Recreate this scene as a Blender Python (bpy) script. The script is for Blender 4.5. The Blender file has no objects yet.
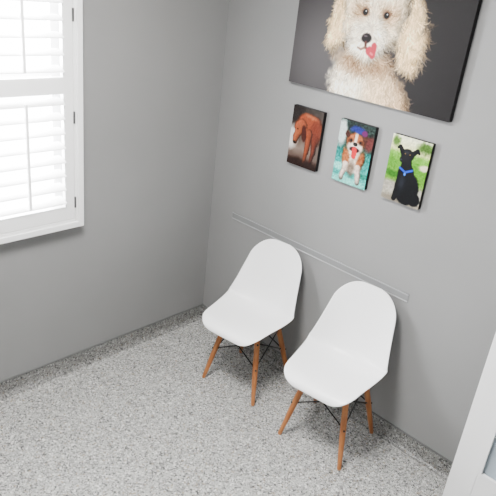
import bpy, bmesh, math, random
import numpy as np
from mathutils import Vector, Matrix
random.seed(4); np.random.seed(4)
S=bpy.context.scene
COL=S.collection

def lin(c):
    return tuple(((x/255)/12.92 if x/255<=0.04045 else ((x/255+0.055)/1.055)**2.4) for x in c)
# ---------------------------------------------------------------- materials
def mat(name,rgb,rough=.5,metal=0,spec=.5,trans=0,coat=0):
    m=bpy.data.materials.new(name); m.use_nodes=True
    b=m.node_tree.nodes['Principled BSDF']
    b.inputs['Base Color'].default_value=(*lin(rgb),1)
    b.inputs['Roughness'].default_value=rough
    b.inputs['Metallic'].default_value=metal
    b.inputs['Specular IOR Level'].default_value=spec
    b.inputs['Transmission Weight'].default_value=trans
    b.inputs['Coat Weight'].default_value=coat
    return m
def noise_tint(m,rgb1,rgb2,scale=3,bump=0,bscale=200,stretch=None):
    nt=m.node_tree;b=nt.nodes['Principled BSDF']
    tc=nt.nodes.new('ShaderNodeTexCoord');mp=nt.nodes.new('ShaderNodeMapping')
    nt.links.new(tc.outputs['Object'],mp.inputs[0])
    if stretch: mp.inputs['Scale'].default_value=stretch
    n=nt.nodes.new('ShaderNodeTexNoise');n.inputs['Scale'].default_value=scale
    n.inputs['Detail'].default_value=4
    nt.links.new(mp.outputs[0],n.inputs['Vector'])
    r=nt.nodes.new('ShaderNodeValToRGB')
    r.color_ramp.elements[0].position=.3;r.color_ramp.elements[1].position=.7
    r.color_ramp.elements[0].color=(*lin(rgb1),1);r.color_ramp.elements[1].color=(*lin(rgb2),1)
    nt.links.new(n.outputs['Fac'],r.inputs[0]);nt.links.new(r.outputs[0],b.inputs['Base Color'])
    if bump:
        n2=nt.nodes.new('ShaderNodeTexNoise');n2.inputs['Scale'].default_value=bscale
        nt.links.new(tc.outputs['Object'],n2.inputs['Vector'])
        bp=nt.nodes.new('ShaderNodeBump');bp.inputs['Strength'].default_value=bump;bp.inputs['Distance'].default_value=.002
        nt.links.new(n2.outputs['Fac'],bp.inputs['Height']);nt.links.new(bp.outputs[0],b.inputs['Normal'])
    return m
M_wall=noise_tint(mat('wall_paint',(130,130,130),.5,spec=.4),(128,128,128),(132,132,132),2,.12,250)
M_ceil=noise_tint(mat('ceiling_paint',(235,235,233),.8),(232,232,230),(238,238,236),2)
M_white=mat('white_satin_paint',(238,238,238),.35)
M_louver=mat('louver_paint',(246,246,246),.4)
M_shell=mat('white_shell_plastic',(250,250,251),.3)
M_wood=noise_tint(mat('beech_dowel_wood',(158,100,58),.45),(138,80,40),(174,112,62),6,stretch=(6,6,.6))
M_black=mat('black_steel_wire',(10,10,11),.4,.3)
M_hinge=mat('hinge_metal',(95,95,95),.4,.7)
M_edge=mat('canvas_dark_edge',(12,11,12),.6,spec=.2)
M_rail=mat('clear_wall_guard',(124,125,126),.15)
M_rail2=mat('wall_guard_lip',(158,159,160),.18)
M_glass=mat('frosted_glass',(170,184,194),.35,trans=.15)
M_lamp=mat('lamp_diffuser',(250,250,250),.5)
M_lamp.node_tree.nodes['Principled BSDF'].inputs['Emission Color'].default_value=(1,1,1,1)
M_lamp.node_tree.nodes['Principled BSDF'].inputs['Emission Strength'].default_value=4
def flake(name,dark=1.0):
    m=mat(name,(190,190,188),.4);nt=m.node_tree;b=nt.nodes['Principled BSDF']
    tc=nt.nodes.new('ShaderNodeTexCoord')
    def layer(scale,stops):
        v=nt.nodes.new('ShaderNodeTexVoronoi');v.inputs['Scale'].default_value=scale
        nt.links.new(tc.outputs['Object'],v.inputs['Vector'])
        sx=nt.nodes.new('ShaderNodeSeparateColor');nt.links.new(v.outputs['Color'],sx.inputs[0])
        r=nt.nodes.new('ShaderNodeValToRGB');r.color_ramp.interpolation='CONSTANT'
        el=r.color_ramp.elements
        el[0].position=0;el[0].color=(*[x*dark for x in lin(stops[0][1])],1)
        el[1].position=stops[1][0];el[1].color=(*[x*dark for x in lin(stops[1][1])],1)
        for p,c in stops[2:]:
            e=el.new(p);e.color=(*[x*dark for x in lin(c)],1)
        nt.links.new(sx.outputs[0],r.inputs[0]);return r,sx
    r1,s1=layer(125,[(0,(60,60,60)),(.05,(108,108,107)),(.15,(142,142,140)),(.36,(160,160,158)),(.66,(175,175,171)),(.86,(208,208,205)),(.95,(144,132,116))])
    r2,s2=layer(240,[(0,(40,40,41)),(.17,(102,101,99)),(.4,(158,158,155)),(.78,(208,208,205))])
    mx=nt.nodes.new('ShaderNodeMix');mx.data_type='RGBA'
    gt=nt.nodes.new('ShaderNodeMath');gt.operation='GREATER_THAN';gt.inputs[1].default_value=.7
    nt.links.new(s2.outputs[1],gt.inputs[0]);nt.links.new(gt.outputs[0],mx.inputs[0])
    nt.links.new(r1.outputs[0],mx.inputs[6]);nt.links.new(r2.outputs[0],mx.inputs[7])
    nt.links.new(mx.outputs[2],b.inputs['Base Color'])
    return m
M_floor=flake('epoxy_flake_floor');M_base=flake('epoxy_flake_cove_shaded',.55)  # cove: same flake as the floor, darkened to put its shade into the colour

# ---------------------------------------------------------------- mesh helpers
def obj(name,bm,m,parent=None,smooth=False,loc=None):
    me=bpy.data.meshes.new(name);bm.normal_update();bm.to_mesh(me);bm.free()
    ms=m if isinstance(m,list) else [m]
    for q in ms: me.materials.append(q)
    if smooth:
        for p in me.polygons:p.use_smooth=True
    o=bpy.data.objects.new(name,me);COL.objects.link(o)
    if parent:o.parent=parent
    return o
def empty(name,loc=(0,0,0),rz=0):
    e=bpy.data.objects.new(name,None);COL.objects.link(e);e.location=loc;e.rotation_euler=(0,0,rz);e.empty_display_size=.1;return e
def addbox(bm,a,b,mi=0):
    x0,y0,z0=[min(p,q) for p,q in zip(a,b)];x1,y1,z1=[max(p,q) for p,q in zip(a,b)]
    v=[bm.verts.new(p) for p in [(x0,y0,z0),(x1,y0,z0),(x1,y1,z0),(x0,y1,z0),(x0,y0,z1),(x1,y0,z1),(x1,y1,z1),(x0,y1,z1)]]
    for f in [(0,3,2,1),(4,5,6,7),(0,1,5,4),(1,2,6,5),(2,3,7,6),(3,0,4,7)]:
        F=bm.faces.new([v[i] for i in f]);F.material_index=mi
def box(name,a,b,m,parent=None,bev=0):
    bm=bmesh.new();addbox(bm,a,b);o=obj(name,bm,m,parent)
    if bev:
        md=o.modifiers.new('bev','BEVEL');md.width=bev;md.segments=2;md.limit_method='ANGLE'
    return o
def tube(bm,pts,rads,seg=16,cap=True):
    rings=[]
    pts=[Vector(p) for p in pts]
    for i,p in enumerate(pts):
        t=(pts[min(i+1,len(pts)-1)]-pts[max(i-1,0)]).normalized()
        a=t.cross(Vector((.3,.9,.1))).normalized();b=t.cross(a)
        rings.append([bm.verts.new(p+(a*math.cos(k*2*math.pi/seg)+b*math.sin(k*2*math.pi/seg))*rads[i]) for k in range(seg)])
    for r1,r2 in zip(rings,rings[1:]):
        for k in range(seg): bm.faces.new((r1[k],r1[(k+1)%seg],r2[(k+1)%seg],r2[k]))
    if cap:
        bm.faces.new(rings[0][::-1]);bm.faces.new(rings[-1])

# ---------------------------------------------------------------- room
W,D,H=2.80,-3.6,2.6
box('floor',(-.1,D-.1,-.1),(W+.1,.1,0),M_floor)
box('ceiling',(-.1,D-.1,H),(W+.1,.1,H+.1),M_ceil)
box('wall_back',(-.1,0,0),(W+.1,.1,H),M_wall)
box('wall_right',(W,D,0),(W+.1,0,H),M_wall)
box('wall_front',(-.1,D-.1,0),(W+.1,D,H),M_wall)
wy0,wy1,wz0,wz1=-1.96,-.975,.93,2.36   # opening
bm=bmesh.new()
addbox(bm,(-.1,D,0),(0,0,wz0));addbox(bm,(-.1,D,wz1),(0,0,H))
addbox(bm,(-.1,D,wz0),(0,wy0,wz1));addbox(bm,(-.1,wy1,wz0),(0,0,wz1))
obj('wall_left',bm,M_wall)
def cove(name,p0,p1,n,h=.092):
    pr=[(.0005,.0005),(.030,.0005)]+[(.005+.022*(1-math.sin(a)),.03*(1-math.cos(a))+.0005) for a in [i*math.pi/12 for i in range(1,7)]]+[(.005,h),(.0005,h)]
    bm=bmesh.new();rs=[]
    for p in (p0,p1):
        rs.append([bm.verts.new((p[0]+n[0]*o,p[1]+n[1]*o,z)) for o,z in pr])
    k=len(pr)
    for i in range(k):
        bm.faces.new((rs[0][i],rs[0][(i+1)%k],rs[1][(i+1)%k],rs[1][i]))
    bm.faces.new(rs[0]);bm.faces.new(rs[1][::-1])
    bmesh.ops.recalc_face_normals(bm,faces=bm.faces)
    return obj(name,bm,M_base)
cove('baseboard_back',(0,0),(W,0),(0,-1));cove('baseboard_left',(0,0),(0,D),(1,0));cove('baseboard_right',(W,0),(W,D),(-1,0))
M_trim=mat('cove_cap_trim',(104,105,105),.35,.2)
box('trim_1',(0,-.009,.092),(W,0,.0965),M_trim);box('trim_2',(0,0,.092),(.009,D,.0965),M_trim)
e=empty('wall_guard_rail')
zr=.832;
box('strip',(.195,-.004,zr-.036),(1.418,-.0005,zr),M_rail,e)
box('lip_top',(.195,-.008,zr-.006),(1.418,-.0005,zr),M_rail2,e,.001)
box('lip_bottom',(.195,-.008,zr-.042),(1.418,-.0005,zr-.036),M_rail2,e,.001)

# ---------------------------------------------------------------- window + shutters
win=empty('window_1')
shut=empty('plantation_shutter')
fy0,fy1,fz0,fz1=wy0-.045,-.936,.896,wz1+.045
def frame(name,y0,y1,z0,z1,t,x0,x1,m,parent,bev=.003):
    bm=bmesh.new()
    addbox(bm,(x0,y0,z0),(x1,y0+t,z1));addbox(bm,(x0,y1-t,z0),(x1,y1,z1))
    addbox(bm,(x0,y0+t,z0),(x1,y1-t,z0+t));addbox(bm,(x0,y0+t,z1-t),(x1,y1-t,z1))
    o=obj(name,bm,m,parent);md=o.modifiers.new('bev','BEVEL');md.width=bev;md.segments=2;md.limit_method='ANGLE'
    return o
frame('casing',fy0,fy1,fz0,fz1,.030,.0008,.062,M_white,shut)
frame('casing_inner',fy0+.029,fy1-.029,fz0+.029,fz1-.029,.016,.0008,.054,M_white,shut)
frame('sash',wy0+.005,wy1-.005,wz0+.005,wz1-.005,.045,-.095,-.065,M_white,win)
box('sash_meeting_rail',(-.095,wy0+.04,1.62),(-.068,wy1-.04,1.66),M_white,win)
py0,py1=fy0+.047,fy1-.047; pz0,pz1=fz0+.047,fz1-.047
mid=(py0+py1)/2
XC=.040
for pi,(a,b) in enumerate([(mid+.002,py1),(py0,mid-.002)]):
    st=.05
    bm=bmesh.new()
    X0,X1=XC-.014,XC+.014
    addbox(bm,(X0,a,pz0),(X1,a+st,pz1));addbox(bm,(X0,b-st,pz0),(X1,b,pz1))
    rails=[(pz0,pz0+.070),(1.56,1.635),(pz1-.08,pz1)]
    for r in rails: addbox(bm,(X0,a+st,r[0]),(X1,b-st,r[1]))
    o=obj('panel_%d'%(pi+1),bm,M_white,shut);md=o.modifiers.new('bev','BEVEL');md.width=.002;md.segments=2;md.limit_method='ANGLE'
    bm=bmesh.new()
    tilt=math.radians(16)
    for (z0,z1) in [(rails[0][1],rails[1][0]),(rails[1][1],rails[2][0])]:
        n=max(1,round((z1-z0)/.068));sp=(z1-z0)/n
        for i in range(n):
            zc=z0+sp*(i+.5);w=.036;t=.0055
            vs=[]
            for yy in (a+st+.002,b-st-.002):
                ring=[]
                for k in range(14):
                    an=2*math.pi*k/14
                    u=w*math.cos(an);v=t*math.sin(an)
                    x=XC+u*math.cos(tilt)+v*math.sin(tilt)
                    z=zc-u*math.sin(tilt)+v*math.cos(tilt)
                    ring.append(bm.verts.new((x,yy,z)))
                vs.append(ring)
            for k in range(14): bm.faces.new((vs[0][k],vs[0][(k+1)%14],vs[1][(k+1)%14],vs[1][k]))
            bm.faces.new(vs[0]);bm.faces.new(vs[1][::-1])
        yc=(a+b)/2
        addbox(bm,(XC+.034,yc-.006,z0+.03),(XC+.044,yc+.006,z1-.03))
    bmesh.ops.recalc_face_normals(bm,faces=bm.faces)
    obj('louvers_%d'%(pi+1),bm,M_louver,shut,False)
    yh=b+.001 if pi==0 else a-.001
    bm=bmesh.new()
    for zz in (1.03,1.45,1.90,2.24): addbox(bm,(XC+.012,yh-.004,zz-.028),(XC+.020,yh+.004,zz+.028))
    obj('hinges_%d'%(pi+1),bm,M_hinge,shut)

# ---------------------------------------------------------------- chairs
def shell_mesh(name,parent):
    prof=[(-.268,.396),(-.265,.416),(-.246,.434),(-.213,.443),(-.15,.440),(-.06,.427),(.02,.418),(.075,.426),(.110,.456),(.133,.51),(.150,.58),(.168,.665),(.184,.745),(.195,.816)]
    P=[Vector(p) for p in prof]
    dense=[]
    for i in range(len(P)-1):
        p0=P[max(i-1,0)];p1=P[i];p2=P[i+1];p3=P[min(i+2,len(P)-1)]
        for k in range(12):
            t=k/12
            dense.append(.5*((2*p1)+(-p0+p2)*t+(2*p0-5*p1+4*p2-p3)*t*t+(-p0+3*p1-3*p2+p3)*t**3))
    dense.append(P[-1])
    L=[0]
    for a,b in zip(dense,dense[1:]):L.append(L[-1]+(b-a).length)
    T=L[-1]
    ws=[(0,.182),(.18,.198),(.38,.220),(.50,.226),(.60,.211),(.75,.188),(.9,.167),(1,.156)]
    cs=[(0,-.006),(.12,.006),(.3,.034),(.45,.066),(.55,.078),(.7,.058),(.85,.032),(1,.012)]
    def itp(tab,x):
        return float(np.interp(x,[a for a,_ in tab],[b for _,b in tab]))
    def smooth(tab,x):
        return sum(itp(tab,min(1,max(0,x+d))) for d in (-.06,-.03,0,.03,.06))/5
    NS=60;NU=24
    bm=bmesh.new();rows=[]
    for i in range(NS+1):
        q=i/NS; f=.5-.5*math.cos(math.pi*q); f=.55*f+.45*q
        if i==0:f=0.0006
        if i==NS:f=.9994
        l=f*T
        j=max(0,min(len(L)-2,int(np.searchsorted(L,l))-1));tt=(l-L[j])/(L[j+1]-L[j])
        c=dense[j].lerp(dense[j+1],tt)
        j0=max(0,j-3);j1=min(len(dense)-1,j+4)
        tg=(dense[j1]-dense[j0]).normalized();n=Vector((-tg.y,tg.x))
        w0=smooth(ws,f);d=l;r=.10
        w=w0
        if d<r: w=w0-r+math.sqrt(max(0,r*r-(r-d)**2))
        d=T-l;r=.125
        if d<r: w=w0-r+math.sqrt(max(0,r*r-(r-d)**2))
        cv=smooth(cs,f);row=[]
        for k in range(NU+1):
            u=-1+2*k/NU;x=u*w
            off=cv*abs(x/w0)**2.3
            p=c+n*off
            row.append(bm.verts.new((x,p.x,p.y)))
        rows.append(row)
    for r1,r2 in zip(rows,rows[1:]):
        for k in range(NU): bm.faces.new((r1[k],r1[k+1],r2[k+1],r2[k]))
    bmesh.ops.recalc_face_normals(bm,faces=bm.faces)
    o=obj(name,bm,M_shell,parent,True)
    md=o.modifiers.new('sol','SOLIDIFY');md.thickness=.006;md.offset=0
    md=o.modifiers.new('sub','SUBSURF');md.levels=1;md.render_levels=1
    return o
def chair(name,cx,cy,rz):
    e=empty(name,(cx,cy,0),rz)
    shell_mesh('seat_shell',e)
    F=.178;Tx=.108;Ty=.098;zt=.375
    tops={};feet={}
    i=0
    for sx in(-1,1):
        for sy in(-1,1):
            i+=1
            f=Vector((sx*F,sy*F,0));t=Vector((sx*Tx,sy*Ty-.01,zt))
            tops[sx,sy]=t;feet[sx,sy]=f
            bm=bmesh.new()
            tube(bm,[f,f.lerp(t,.02),f.lerp(t,.3),f.lerp(t,.6),f.lerp(t,.93),t],[.0085,.0105,.0135,.0155,.0145,.012],20)
            obj('leg_%d'%i,bm,M_wood,e,True)
    bm=bmesh.new()
    def P(k,z): return feet[k].lerp(tops[k],z/zt)
    ks=[(-1,-1),(1,-1),(1,1),(-1,1)]
    for a,b in zip(ks,ks[1:]+ks[:1]):
        for p,q in((a,b),(b,a)):
            tube(bm,[P(p,.205),P(q,.345)],[.0036,.0036],8)
    for k in ks:
        for z in(.205,.345):
            c=P(k,z);d=Vector((k[0],k[1],0)).normalized()
            tube(bm,[c-d*.02,c+d*.02],[.005,.005],8)
        tube(bm,[P(k,.345)-Vector((k[0]*.012,k[1]*.012,0)),Vector((k[0]*.085,k[1]*.085-.01,.385)),Vector((k[0]*.115,k[1]*.105-.01,.424))],[.006,.006,.006],8)
    for s in(-1,1):
        tube(bm,[(-.085,s*.085-.01,.385),(.085,s*.085-.01,.385)],[.0055]*2,8)
        tube(bm,[(s*.085,-.095,.385),(s*.085,.075,.385)],[.0055]*2,8)
    tube(bm,[(-.085,-.095,.385),(.085,.075,.385)],[.005]*2,8);tube(bm,[(.085,-.095,.385),(-.085,.075,.385)],[.005]*2,8)
    obj('wire_bracing',bm,M_black,e,True)
    return e
chair('side_chair',.668,-.238,math.radians(8))
chair('side_chair.001',1.265,-.238,math.radians(7.6))

# ---------------------------------------------------------------- painted canvases
def vnoise(h,w,cell,seed):
    rs=np.random.RandomState(seed);gh=int(h/cell)+3;gw=int(w/cell)+3
    g=rs.rand(gh,gw);y=np.arange(h)/cell;x=np.arange(w)/cell
    yi=y.astype(int);xi=x.astype(int);fy=y-yi;fx=x-xi
    fy=fy*fy*(3-2*fy);fx=fx*fx*(3-2*fx);fy=fy[:,None];fx=fx[None,:]
    return (g[yi][:,xi]*(1-fy)*(1-fx)+g[yi+1][:,xi]*fy*(1-fx)+g[yi][:,xi+1]*(1-fy)*fx+g[yi+1][:,xi+1]*fy*fx)-.5
def blur(a,n):
    for _ in range(3):
        for ax in (0,1):
            p=np.pad(a,[(n,n) if q==ax else (0,0) for q in (0,1)],mode='edge')
            c=np.cumsum(np.insert(p,0,0,axis=ax),axis=ax)
            k=2*n+1
            a=(np.take(c,range(k,c.shape[ax]),axis=ax)-np.take(c,range(0,c.shape[ax]-k),axis=ax))/k
    return a
class Paint:
    def __init__(s,w,h,asp,seed=0):
        s.w,s.h,s.asp=w,h,asp
        s.X=np.tile(np.linspace(0,asp,w)[None,:],(h,1));s.Y=np.tile(np.linspace(0,1,h)[:,None],(1,w))
        s.c=np.zeros((h,w,3));s.seed=seed
        s.n1=vnoise(h,w,h/14,seed+1);s.n2=vnoise(h,w,h/14,seed+2);s.f1=vnoise(h,w,h/40,seed+3);s.f2=vnoise(h,w,h/40,seed+4)
        s.g=vnoise(h,w,h/90,seed+5);s.fur=np.zeros((h,w))
    def bg(s,fn): s.c[:]=fn(s.X,s.Y)
    def blend(s,m,col):
        m=m[...,None];s.c=s.c*(1-m)+np.array(col,float)*m if np.ndim(col)==1 else s.c*(1-m)+col*m
    def ell(s,cx,cy,rx,ry,rot,col,soft=.1,warp=0.,a=1.,tex=0,fur=0):
        X=s.X+(s.n1*.6+s.f1*.5)*warp;Y=s.Y+(s.n2*.6+s.f2*.5)*warp
        r=math.radians(rot);dx=X-cx;dy=Y-cy
        u=(dx*math.cos(r)+dy*math.sin(r))/rx;v=(-dx*math.sin(r)+dy*math.cos(r))/ry
        d=np.sqrt(u*u+v*v);m=np.clip((1-d)/soft+.5,0,1)*a
        c=np.array(col,float)[None,None,:]+((s.f1+s.g)*tex)[...,None]
        s.blend(m,c)
        if fur: s.fur=np.maximum(s.fur,m)
    def stroke(s,pts,r0,r1,col,soft=.15,warp=0,tex=0,a=1.,fur=0):
        X=s.X+(s.n1*.6+s.f1*.5)*warp;Y=s.Y+(s.n2*.6+s.f2*.5)*warp
        best=np.full(X.shape,9.);n=len(pts)-1
        for i in range(n):
            ax,ay=pts[i];bx,by=pts[i+1];L=(bx-ax)**2+(by-ay)**2+1e-9
            t=np.clip(((X-ax)*(bx-ax)+(Y-ay)*(by-ay))/L,0,1)
            R=r0+(r1-r0)*(i+t)/n
            best=np.minimum(best,np.hypot(X-ax-t*(bx-ax),Y-ay-t*(by-ay))/R)
        m=np.clip((1-best)/soft+.5,0,1)*a
        s.blend(m,np.array(col,float)[None,None,:]+((s.f1+s.g)*tex)[...,None])
        if fur: s.fur=np.maximum(s.fur,m)
    def volume(s,n,k):
        # rounded form of the subject in the print: rim falls off, side away from the studio light darker
        f=blur(s.fur,n);gy,gx=np.gradient(f)
        sh=np.clip((f-.45)/.5,0,1);sh=sh*sh*(3-2*sh)
        fac=1-k*(1-sh)+np.clip((gx*1.0-gy*.9)*n*k*1.2,-k*.6,k*.35)
        s.c*= (1+s.fur*(fac-1))[...,None]
    def hairs(s,n,length,amp,flow,seed=0,rad=1.2,al=.55):
        rs=np.random.RandomState(seed);base=s.c.copy();H=s.h-1
        for i in range(n):
            x=rs.uniform(0,s.asp);y=rs.uniform(0,1);py=int(y*H);px=min(s.w-1,int(x*H))
            if s.fur[py,px]<.4: continue
            dx,dy=flow(x,y);nn=math.hypot(dx,dy)+1e-6;j=rs.normal(0,.45)
            dx,dy=dx/nn,dy/nn;dx,dy=dx*math.cos(j)-dy*math.sin(j),dx*math.sin(j)+dy*math.cos(j)
            col=base[py,px]+rs.normal(0,amp);l=length*rs.uniform(.5,1.3)*H;cv=rs.normal(0,.4)
            K=max(3,int(l/1.2))
            for k in range(K):
                t=k/K;a=cv*t
                qx=px+(dx*math.cos(a)-dy*math.sin(a))*l*t;qy=py+(dx*math.sin(a)+dy*math.cos(a))*l*t
                ix,iy=int(qx),int(qy);r=int(rad+.5)
                for yy in range(iy-r+1,iy+r):
                    for xx in range(ix-r+1,ix+r):
                        if 0<=xx<s.w and 0<=yy<s.h:
                            s.c[yy,xx]+= (col-s.c[yy,xx])*al*(1-t*.7)
def canvas_pic(name,x0,x1,z0,z1,depth,P,edge,gamma=1.3,sat=1.2):
    e=empty(name)
    bm=bmesh.new();addbox(bm,(x0,-depth,z0),(x1,-.0005,z1));
    o=obj('stretched_canvas',bm,edge,e);md=o.modifiers.new('b','BEVEL');md.width=.0015
    w,h=P.w,P.h
    xs=np.linspace(x0,x1,w);zs=np.linspace(z0,z1,h)
    V=np.stack([np.tile(xs[None],(h,1)),np.full((h,w),-depth-.0008),np.tile(zs[:,None],(1,w))],-1).reshape(-1,3)
    idx=np.arange(h*w).reshape(h,w)
    F=np.stack([idx[:-1,:-1],idx[:-1,1:],idx[1:,1:],idx[1:,:-1]],-1).reshape(-1,4)
    me=bpy.data.meshes.new('printed_face')
    me.from_pydata(V.tolist(),[],F.tolist())
    ca=me.color_attributes.new('paint','FLOAT_COLOR','POINT')
    c=np.clip(P.c,0,255)/255;g=c.mean(-1,keepdims=True);c=np.clip(g+(c-g)*sat,0,1);c=np.where(c<=.04045,c/12.92,((c+.055)/1.055)**2.4)**gamma
    ca.data.foreach_set('color',np.concatenate([c.reshape(-1,3),np.ones((h*w,1))],1).astype(np.float32).ravel())
    m=mat(name+'_print',(128,128,128),.5,spec=.15);nt=m.node_tree
    at=nt.nodes.new('ShaderNodeAttribute');at.attribute_name='paint'
    nt.links.new(at.outputs['Color'],nt.nodes['Principled BSDF'].inputs['Base Color'])
    me.materials.append(m);o=bpy.data.objects.new('printed_face',me);COL.objects.link(o);o.parent=e
    return e
# --- large portrait : cream curly dog on dark grey. X in 0..1.5, Y 0..1
P=Paint(600,400,1.5,10)
P.bg(lambda X,Y: np.stack([60+46*np.exp(-((X-.28)**2+(Y-.28)**2)/.30)-12*X]*3,-1)+np.array([0,-2,-1]))
cream=(234,220,198);lt=(248,241,226);sh=(196,174,148);ear=(234,212,178)
P.ell(.80,-.06,.36,.36,0,sh,.14,.10,tex=14,fur=1)
P.ell(.73,.02,.31,.36,0,cream,.14,.10,tex=16,fur=1)
P.ell(.62,.12,.20,.24,10,lt,.5,.10,tex=12)
P.ell(.92,.06,.18,.2,0,(206,184,158),.6,.12,a=.7,tex=16)
P.volume(16,.35)
P.ell(.70,.27,.24,.09,0,(158,134,110),.9,.08,a=.85,tex=12)
f0=P.fur.copy();P.fur[:]=0
P.ell(.45,.58,.115,.26,-8,ear,.18,.08,tex=16,fur=1)
P.ell(1.05,.55,.135,.31,14,ear,.18,.10,tex=18,fur=1)
P.volume(10,.3);f0=np.maximum(f0,P.fur);P.fur[:]=0
P.ell(.735,.68,.28,.35,0,cream,.10,.08,tex=16,fur=1)
P.volume(16,.32);f0=np.maximum(f0,P.fur);P.fur[:]=0
P.ell(.74,.86,.22,.17,0,lt,.6,.1,tex=14)
P.ell(.705,.45,.155,.155,0,lt,.25,.06,tex=10,fur=1)
P.volume(10,.22);P.fur=np.maximum(f0,P.fur)
P.ell(.63,.615,.075,.055,0,(186,160,132),1.0,.04,a=.8,tex=10)
P.ell(.85,.615,.075,.055,0,(186,160,132),1.0,.04,a=.8,tex=10)
P.ell(.735,.60,.035,.10,0,(240,228,210),.9,.02,a=.7)
P.c+= (P.fur*(P.n1*30+P.n2*18+P.f1*18))[...,None]*np.array([1,1,.95])
def flow(x,y):
    if y<.28: return ((x-.75)*.6,-1)
    if x>.95 or x<.52: return ((x-.73)*.5,-1)
    if y<.52: return ((x-.71)*2,(y-.56))
    return ((x-.735)*1.4,(y-.56)*1.2+.05)
P.hairs(17000,.055,22,flow,5,1.5,.5)
P.ell(.650,.625,.032,.028,0,(86,62,50),.9,.01,a=.85)
P.ell(.838,.622,.032,.028,0,(86,62,50),.9,.01,a=.85)
P.ell(.651,.620,.021,.021,0,(16,10,10),.4);P.ell(.837,.617,.021,.021,0,(16,10,10),.4)
P.ell(.656,.628,.005,.005,0,(220,220,225),.6);P.ell(.842,.625,.005,.005,0,(220,220,225),.6)
P.ell(.70,.445,.046,.034,0,(28,20,22),.35,.01)
P.ell(.69,.458,.018,.007,0,(90,82,86),.8)
P.stroke([(.70,.415),(.705,.38),(.74,.358),(.79,.37)],.012,.006,(90,60,54),.9)
P.stroke([(.705,.38),(.665,.36),(.635,.37)],.010,.006,(124,94,82),.9,a=.8)
P.stroke([(.745,.36),(.775,.335),(.780,.40)],.032,.022,(178,80,94),.4,.01,tex=8)
P.stroke([(.760,.345),(.775,.338)],.009,.008,(214,124,134),.9)
canvas_pic('dog_portrait_canvas',.518,1.418,1.668,2.273,.03,P,M_edge,1.3,1.2)
# --- small 1 : rust-brown dog
Wd,Hd=150,228;A=.66
P=Paint(Wd,Hd,A,20)
P.bg(lambda X,Y: np.stack([np.interp(Y,[0,.3,.55,1],[64,140,92,70]),np.interp(Y,[0,.3,.55,1],[44,126,82,64]),np.interp(Y,[0,.3,.55,1],[38,116,76,60])],-1)+(P.n1*20)[...,None])
P.ell(.08,.92,.2,.2,0,(50,42,40),.5,.05,tex=12)
P.ell(.04,.46,.13,.2,0,(206,204,200),.5,.05,tex=8)
P.ell(.33,.0,.5,.14,0,(54,34,28),.4,.04,tex=10)
P.ell(.62,.35,.10,.2,0,(110,98,92),.5,.05)
P.ell(.38,.75,.25,.17,-8,(150,80,48),.2,.04,tex=12,fur=1)
P.ell(.55,.64,.12,.24,0,(128,64,40),.25,.04,tex=12,fur=1)
P.stroke([(.54,.55),(.55,.32),(.52,.12)],.07,.035,(118,60,40),.3,.02,tex=10,fur=1)
P.volume(7,.5);f0=P.fur.copy();P.fur[:]=0
P.stroke([(.41,.6),(.41,.36),(.38,.12)],.075,.034,(146,80,50),.3,.02,tex=10,fur=1)
P.ell(.21,.67,.14,.13,20,(160,90,58),.2,.03,tex=10,fur=1)
P.stroke([(.19,.62),(.13,.48),(.12,.40)],.085,.048,(160,94,60),.3,.02,tex=8,fur=1)
P.volume(6,.45)
P.ell(.30,.57,.055,.14,8,(82,38,26),.3,.03,tex=8,fur=1)
P.fur=np.maximum(P.fur,f0)
P.ell(.42,.87,.16,.03,-10,(190,124,86),1.0,.03,a=.6,tex=8)
P.hairs(3000,.04,18,lambda x,y:(.1,-1),2,1.2,.5)
P.ell(.11,.385,.03,.022,0,(26,18,18),.4);P.ell(.15,.62,.015,.013,0,(24,14,12),.4)
canvas_pic('brown_dog_photo_canvas',.572,.768,1.256,1.561,.024,P,M_edge,1.35,.95)
# --- small 2 : bulldog with tongue in turquoise water
P=Paint(Wd,Hd,A,30)
P.bg(lambda X,Y: np.stack([np.interp(Y,[0,.2,.5,.62,.7,1],[110,70,40,60,44,40]),np.interp(Y,[0,.2,.5,.62,.7,1],[190,164,140,84,66,56]),np.interp(Y,[0,.2,.5,.62,.7,1],[182,158,136,78,58,52])],-1)+(P.f1*60+P.g*36)[...,None])
P.ell(.05,.8,.10,.22,0,(198,208,206),.5,.05,tex=16);P.ell(.6,.72,.10,.12,0,(104,60,58),.6,.05,tex=16)
P.ell(.1,.25,.16,.05,0,(150,214,206),.7,.06,tex=30);P.ell(.55,.2,.14,.06,0,(30,124,112),.7,.06,tex=30);P.ell(.3,.05,.3,.05,0,(140,204,196),.7,.06,tex=30)
P.ell(.34,.38,.20,.20,0,(214,204,192),.25,.04,tex=14,fur=1)
P.ell(.20,.42,.07,.16,12,(156,106,70),.5,.03,tex=12,fur=1);P.ell(.49,.42,.07,.16,-12,(156,106,70),.5,.03,tex=12,fur=1)
P.stroke([(.22,.3),(.19,.16),(.17,.08)],.055,.045,(216,204,194),.3,.02,tex=10,fur=1)
P.stroke([(.46,.3),(.49,.16),(.50,.08)],.055,.045,(216,204,194),.3,.02,tex=10,fur=1)
P.volume(6,.4)
P.ell(.33,.25,.07,.12,0,(120,108,98),.8,.03,a=.8)
f0=P.fur.copy();P.fur[:]=0
P.ell(.34,.69,.18,.155,0,(152,98,64),.2,.03,tex=14,fur=1)
P.volume(6,.35);P.fur=np.maximum(f0,P.fur)
P.ell(.17,.79,.05,.055,30,(80,48,36),.3,.02,fur=1);P.ell(.51,.79,.05,.055,-30,(80,48,36),.3,.02,fur=1)
P.ell(.34,.76,.028,.12,0,(220,208,196),.6,.02)
P.ell(.27,.62,.08,.075,20,(222,212,202),.5,.02,tex=10);P.ell(.41,.62,.08,.075,-20,(222,212,202),.5,.02,tex=10)
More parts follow.
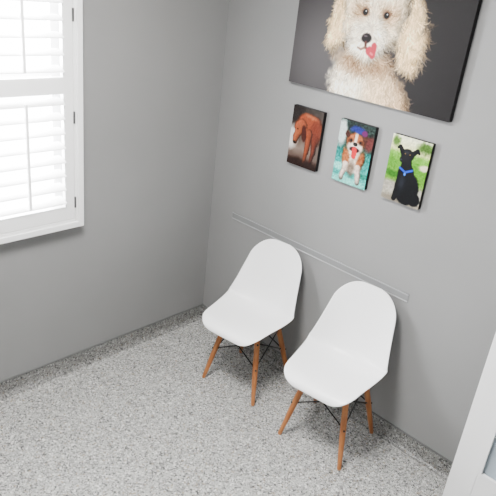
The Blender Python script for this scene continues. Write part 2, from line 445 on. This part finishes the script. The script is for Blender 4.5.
P.ell(.24,.70,.045,.038,0,(70,44,32),.8,.01,a=.8);P.ell(.44,.70,.045,.038,0,(70,44,32),.8,.01,a=.8)
P.c+=(P.fur*(P.n1*24+P.f1*28))[...,None]
P.hairs(2800,.03,20,lambda x,y:((x-.34),(y-.68)-.2),2,1.1,.5)
P.ell(.34,.66,.045,.03,0,(22,18,20),.3);P.ell(.25,.705,.018,.017,0,(16,12,12),.4);P.ell(.43,.705,.018,.017,0,(16,12,12),.4)
P.ell(.34,.575,.095,.04,0,(50,18,22),.4,.01)
P.stroke([(.34,.57),(.345,.51),(.34,.47)],.052,.042,(192,60,70),.3,.01,tex=8)
P.ell(.35,.89,.14,.055,0,(44,56,130),.5,.03,tex=16);P.ell(.48,.86,.05,.05,0,(108,48,100),.5,.02)
canvas_pic('bulldog_photo_canvas',.876,1.075,1.256,1.561,.024,P,M_edge,1.35,1.15)
# --- small 3 : black dog on lawn
P=Paint(Wd,Hd,A,40)
P.bg(lambda X,Y: np.stack([np.interp(Y,[0,.28,.34,.6,.74,.80,1],[176,164,112,98,128,220,232]),np.interp(Y,[0,.28,.34,.6,.74,.80,1],[172,160,156,152,176,220,234]),np.interp(Y,[0,.28,.34,.6,.74,.80,1],[160,150,60,48,76,172,212])],-1)+(P.f1*30+P.g*24)[...,None])
P.ell(.58,.90,.14,.08,0,(86,116,56),.7,.06,tex=24);P.ell(.08,.90,.07,.08,0,(100,130,66),.7,.05,tex=20);P.ell(.62,.62,.1,.045,0,(216,210,186),.5,.03)
P.ell(.12,.42,.14,.05,0,(64,118,36),.7,.05,tex=16);P.ell(.30,.04,.4,.05,0,(120,112,100),.9,.04,a=.7)
bk=(18,20,25)
P.ell(.40,.25,.20,.25,0,bk,.15,.02,tex=8,fur=1)
P.ell(.34,.44,.14,.17,0,bk,.15,.02,tex=6,fur=1)
P.stroke([(.28,.4),(.25,.2),(.22,.05)],.07,.04,bk,.2,.01,tex=6,fur=1);P.stroke([(.42,.4),(.43,.2),(.42,.04)],.06,.04,bk,.2,.01,tex=6,fur=1)
P.ell(.56,.12,.10,.10,0,bk,.2,.02)
P.stroke([(.33,.5),(.31,.66)],.10,.08,bk,.2,.01,fur=1)
P.ell(.30,.74,.11,.09,0,bk,.2,.01,tex=6,fur=1)
P.stroke([(.28,.72),(.23,.66)],.062,.045,(30,30,36),.4)
P.stroke([(.21,.77),(.16,.84),(.13,.82)],.04,.02,bk,.3);P.stroke([(.38,.77),(.45,.84),(.48,.81)],.04,.02,bk,.3)
P.hairs(1600,.03,14,lambda x,y:(.05,-1),2,1.1,.5)
P.ell(.30,.32,.05,.12,0,(66,70,82),1.2,.02,a=.5);P.ell(.28,.78,.05,.03,0,(64,66,76),1.2,.02,a=.6)
P.ell(.21,.655,.018,.014,0,(64,66,74),.6);P.ell(.26,.755,.012,.010,0,(130,104,64),.5);P.ell(.34,.755,.012,.010,0,(130,104,64),.5)
P.stroke([(.22,.53),(.32,.485),(.43,.54)],.016,.016,(34,84,190),.4)
P.ell(.32,.455,.018,.024,0,(80,140,220),.4)
canvas_pic('black_dog_photo_canvas',1.170,1.370,1.256,1.561,.024,P,M_edge,1.3,1.05)

# ---------------------------------------------------------------- door leaf (open against back wall)
door=empty('door_1')
dx0,dx1,dy0,dy1=1.893,2.765,-.160,-.120
bm=bmesh.new();zb,zt=.012,2.05
addbox(bm,(dx0,dy0,zb),(dx0+.115,dy1,zt));addbox(bm,(dx1-.115,dy0,zb),(dx1,dy1,zt))
addbox(bm,(dx0+.115,dy0,zb),(dx1-.115,dy1,.25));addbox(bm,(dx0+.115,dy0,zt-.12),(dx1-.115,dy1,zt))
o=obj('door_frame',bm,M_white,door);md=o.modifiers.new('b','BEVEL');md.width=.003;md.segments=2;md.limit_method='ANGLE'
bm=bmesh.new()
gx0,gx1,gz0,gz1=dx0+.115,dx1-.115,.25,zt-.12
for a,b in [((gx0,dy0-.005,gz0),(gx0+.014,dy0+.01,gz1)),((gx1-.014,dy0-.005,gz0),(gx1,dy0+.01,gz1)),((gx0+.014,dy0-.005,gz0),(gx1-.014,dy0+.01,gz0+.014)),((gx0+.014,dy0-.005,gz1-.014),(gx1-.014,dy0+.01,gz1))]: addbox(bm,a,b)
obj('glazing_bead',bm,M_white,door)
box('glass_pane',(gx0+.002,-.146,gz0+.002),(gx1-.002,-.138,gz1-.002),M_glass,door)
bm=bmesh.new();
for zz in(.25,1.05,1.85): tube(bm,[(dx1+.006,-.115,zz-.045),(dx1+.006,-.115,zz+.045)],[.007,.007],10)
obj('hinges',bm,M_hinge,door)
bm=bmesh.new();tube(bm,[(dx0+.06,dy0,1.0),(dx0+.06,dy0-.045,1.0),(dx0+.07,dy0-.055,1.0),(dx0+.17,dy0-.055,1.0)],[.01,.01,.01,.008],12)
tube(bm,[(dx0+.06,dy0,1.0),(dx0+.06,dy0-.008,1.0)],[.027,.025],20)
obj('lever_handle',bm,M_hinge,door,True)

# ---------------------------------------------------------------- lights
lamp=empty('ceiling_light_panel')
def panel(i,x,y,w,l,E):
    box('trim_ring_%d'%i,(x-w/2-.02,y-l/2-.02,H-.03),(x+w/2+.02,y+l/2+.02,H-.0005),M_white,lamp,.004)
    box('diffuser_%d'%i,(x-w/2,y-l/2,H-.034),(x+w/2,y+l/2,H-.0305),M_lamp,lamp)
    L=bpy.data.lights.new('panel_light_%d'%i,'AREA');L.shape='RECTANGLE';L.size=w;L.size_y=l;L.energy=E;L.color=(1,.985,.96)
    o=bpy.data.objects.new('panel_light_%d'%i,L);COL.objects.link(o);o.location=(x,y,H-.04);o.parent=lamp
panel(1,1.2,-1.6,.6,.6,125)
w=bpy.data.worlds.new('daylight');S.world=w;w.use_nodes=True
bg=w.node_tree.nodes['Background'];bg.inputs[0].default_value=(.96,.98,1,1);bg.inputs[1].default_value=18
L=bpy.data.lights.new('window_daylight','AREA');L.shape='RECTANGLE';L.size=1.1;L.size_y=1.5;L.energy=300;L.color=(.98,.985,1)
o=bpy.data.objects.new('window_daylight',L);COL.objects.link(o);o.location=(-.5,-1.45,1.75);o.rotation_euler=(0,math.radians(-80),0)

# ---------------------------------------------------------------- camera
R=[[.70491,.70122,.10677],[.36226,-.22649,-.90414],[-.60982,.67601,-.41368]]
cam=bpy.data.cameras.new('camera');co=bpy.data.objects.new('camera',cam);COL.objects.link(co);S.camera=co
cam.lens=43.72;cam.sensor_width=36;cam.clip_start=.02
m=Matrix([[R[0][i],-R[1][i],-R[2][i],0] for i in range(3)]+[[0,0,0,1]])
m=m.to_quaternion().to_matrix().to_4x4()
m.translation=Vector((2.554,-2.446,2.147));co.matrix_world=m
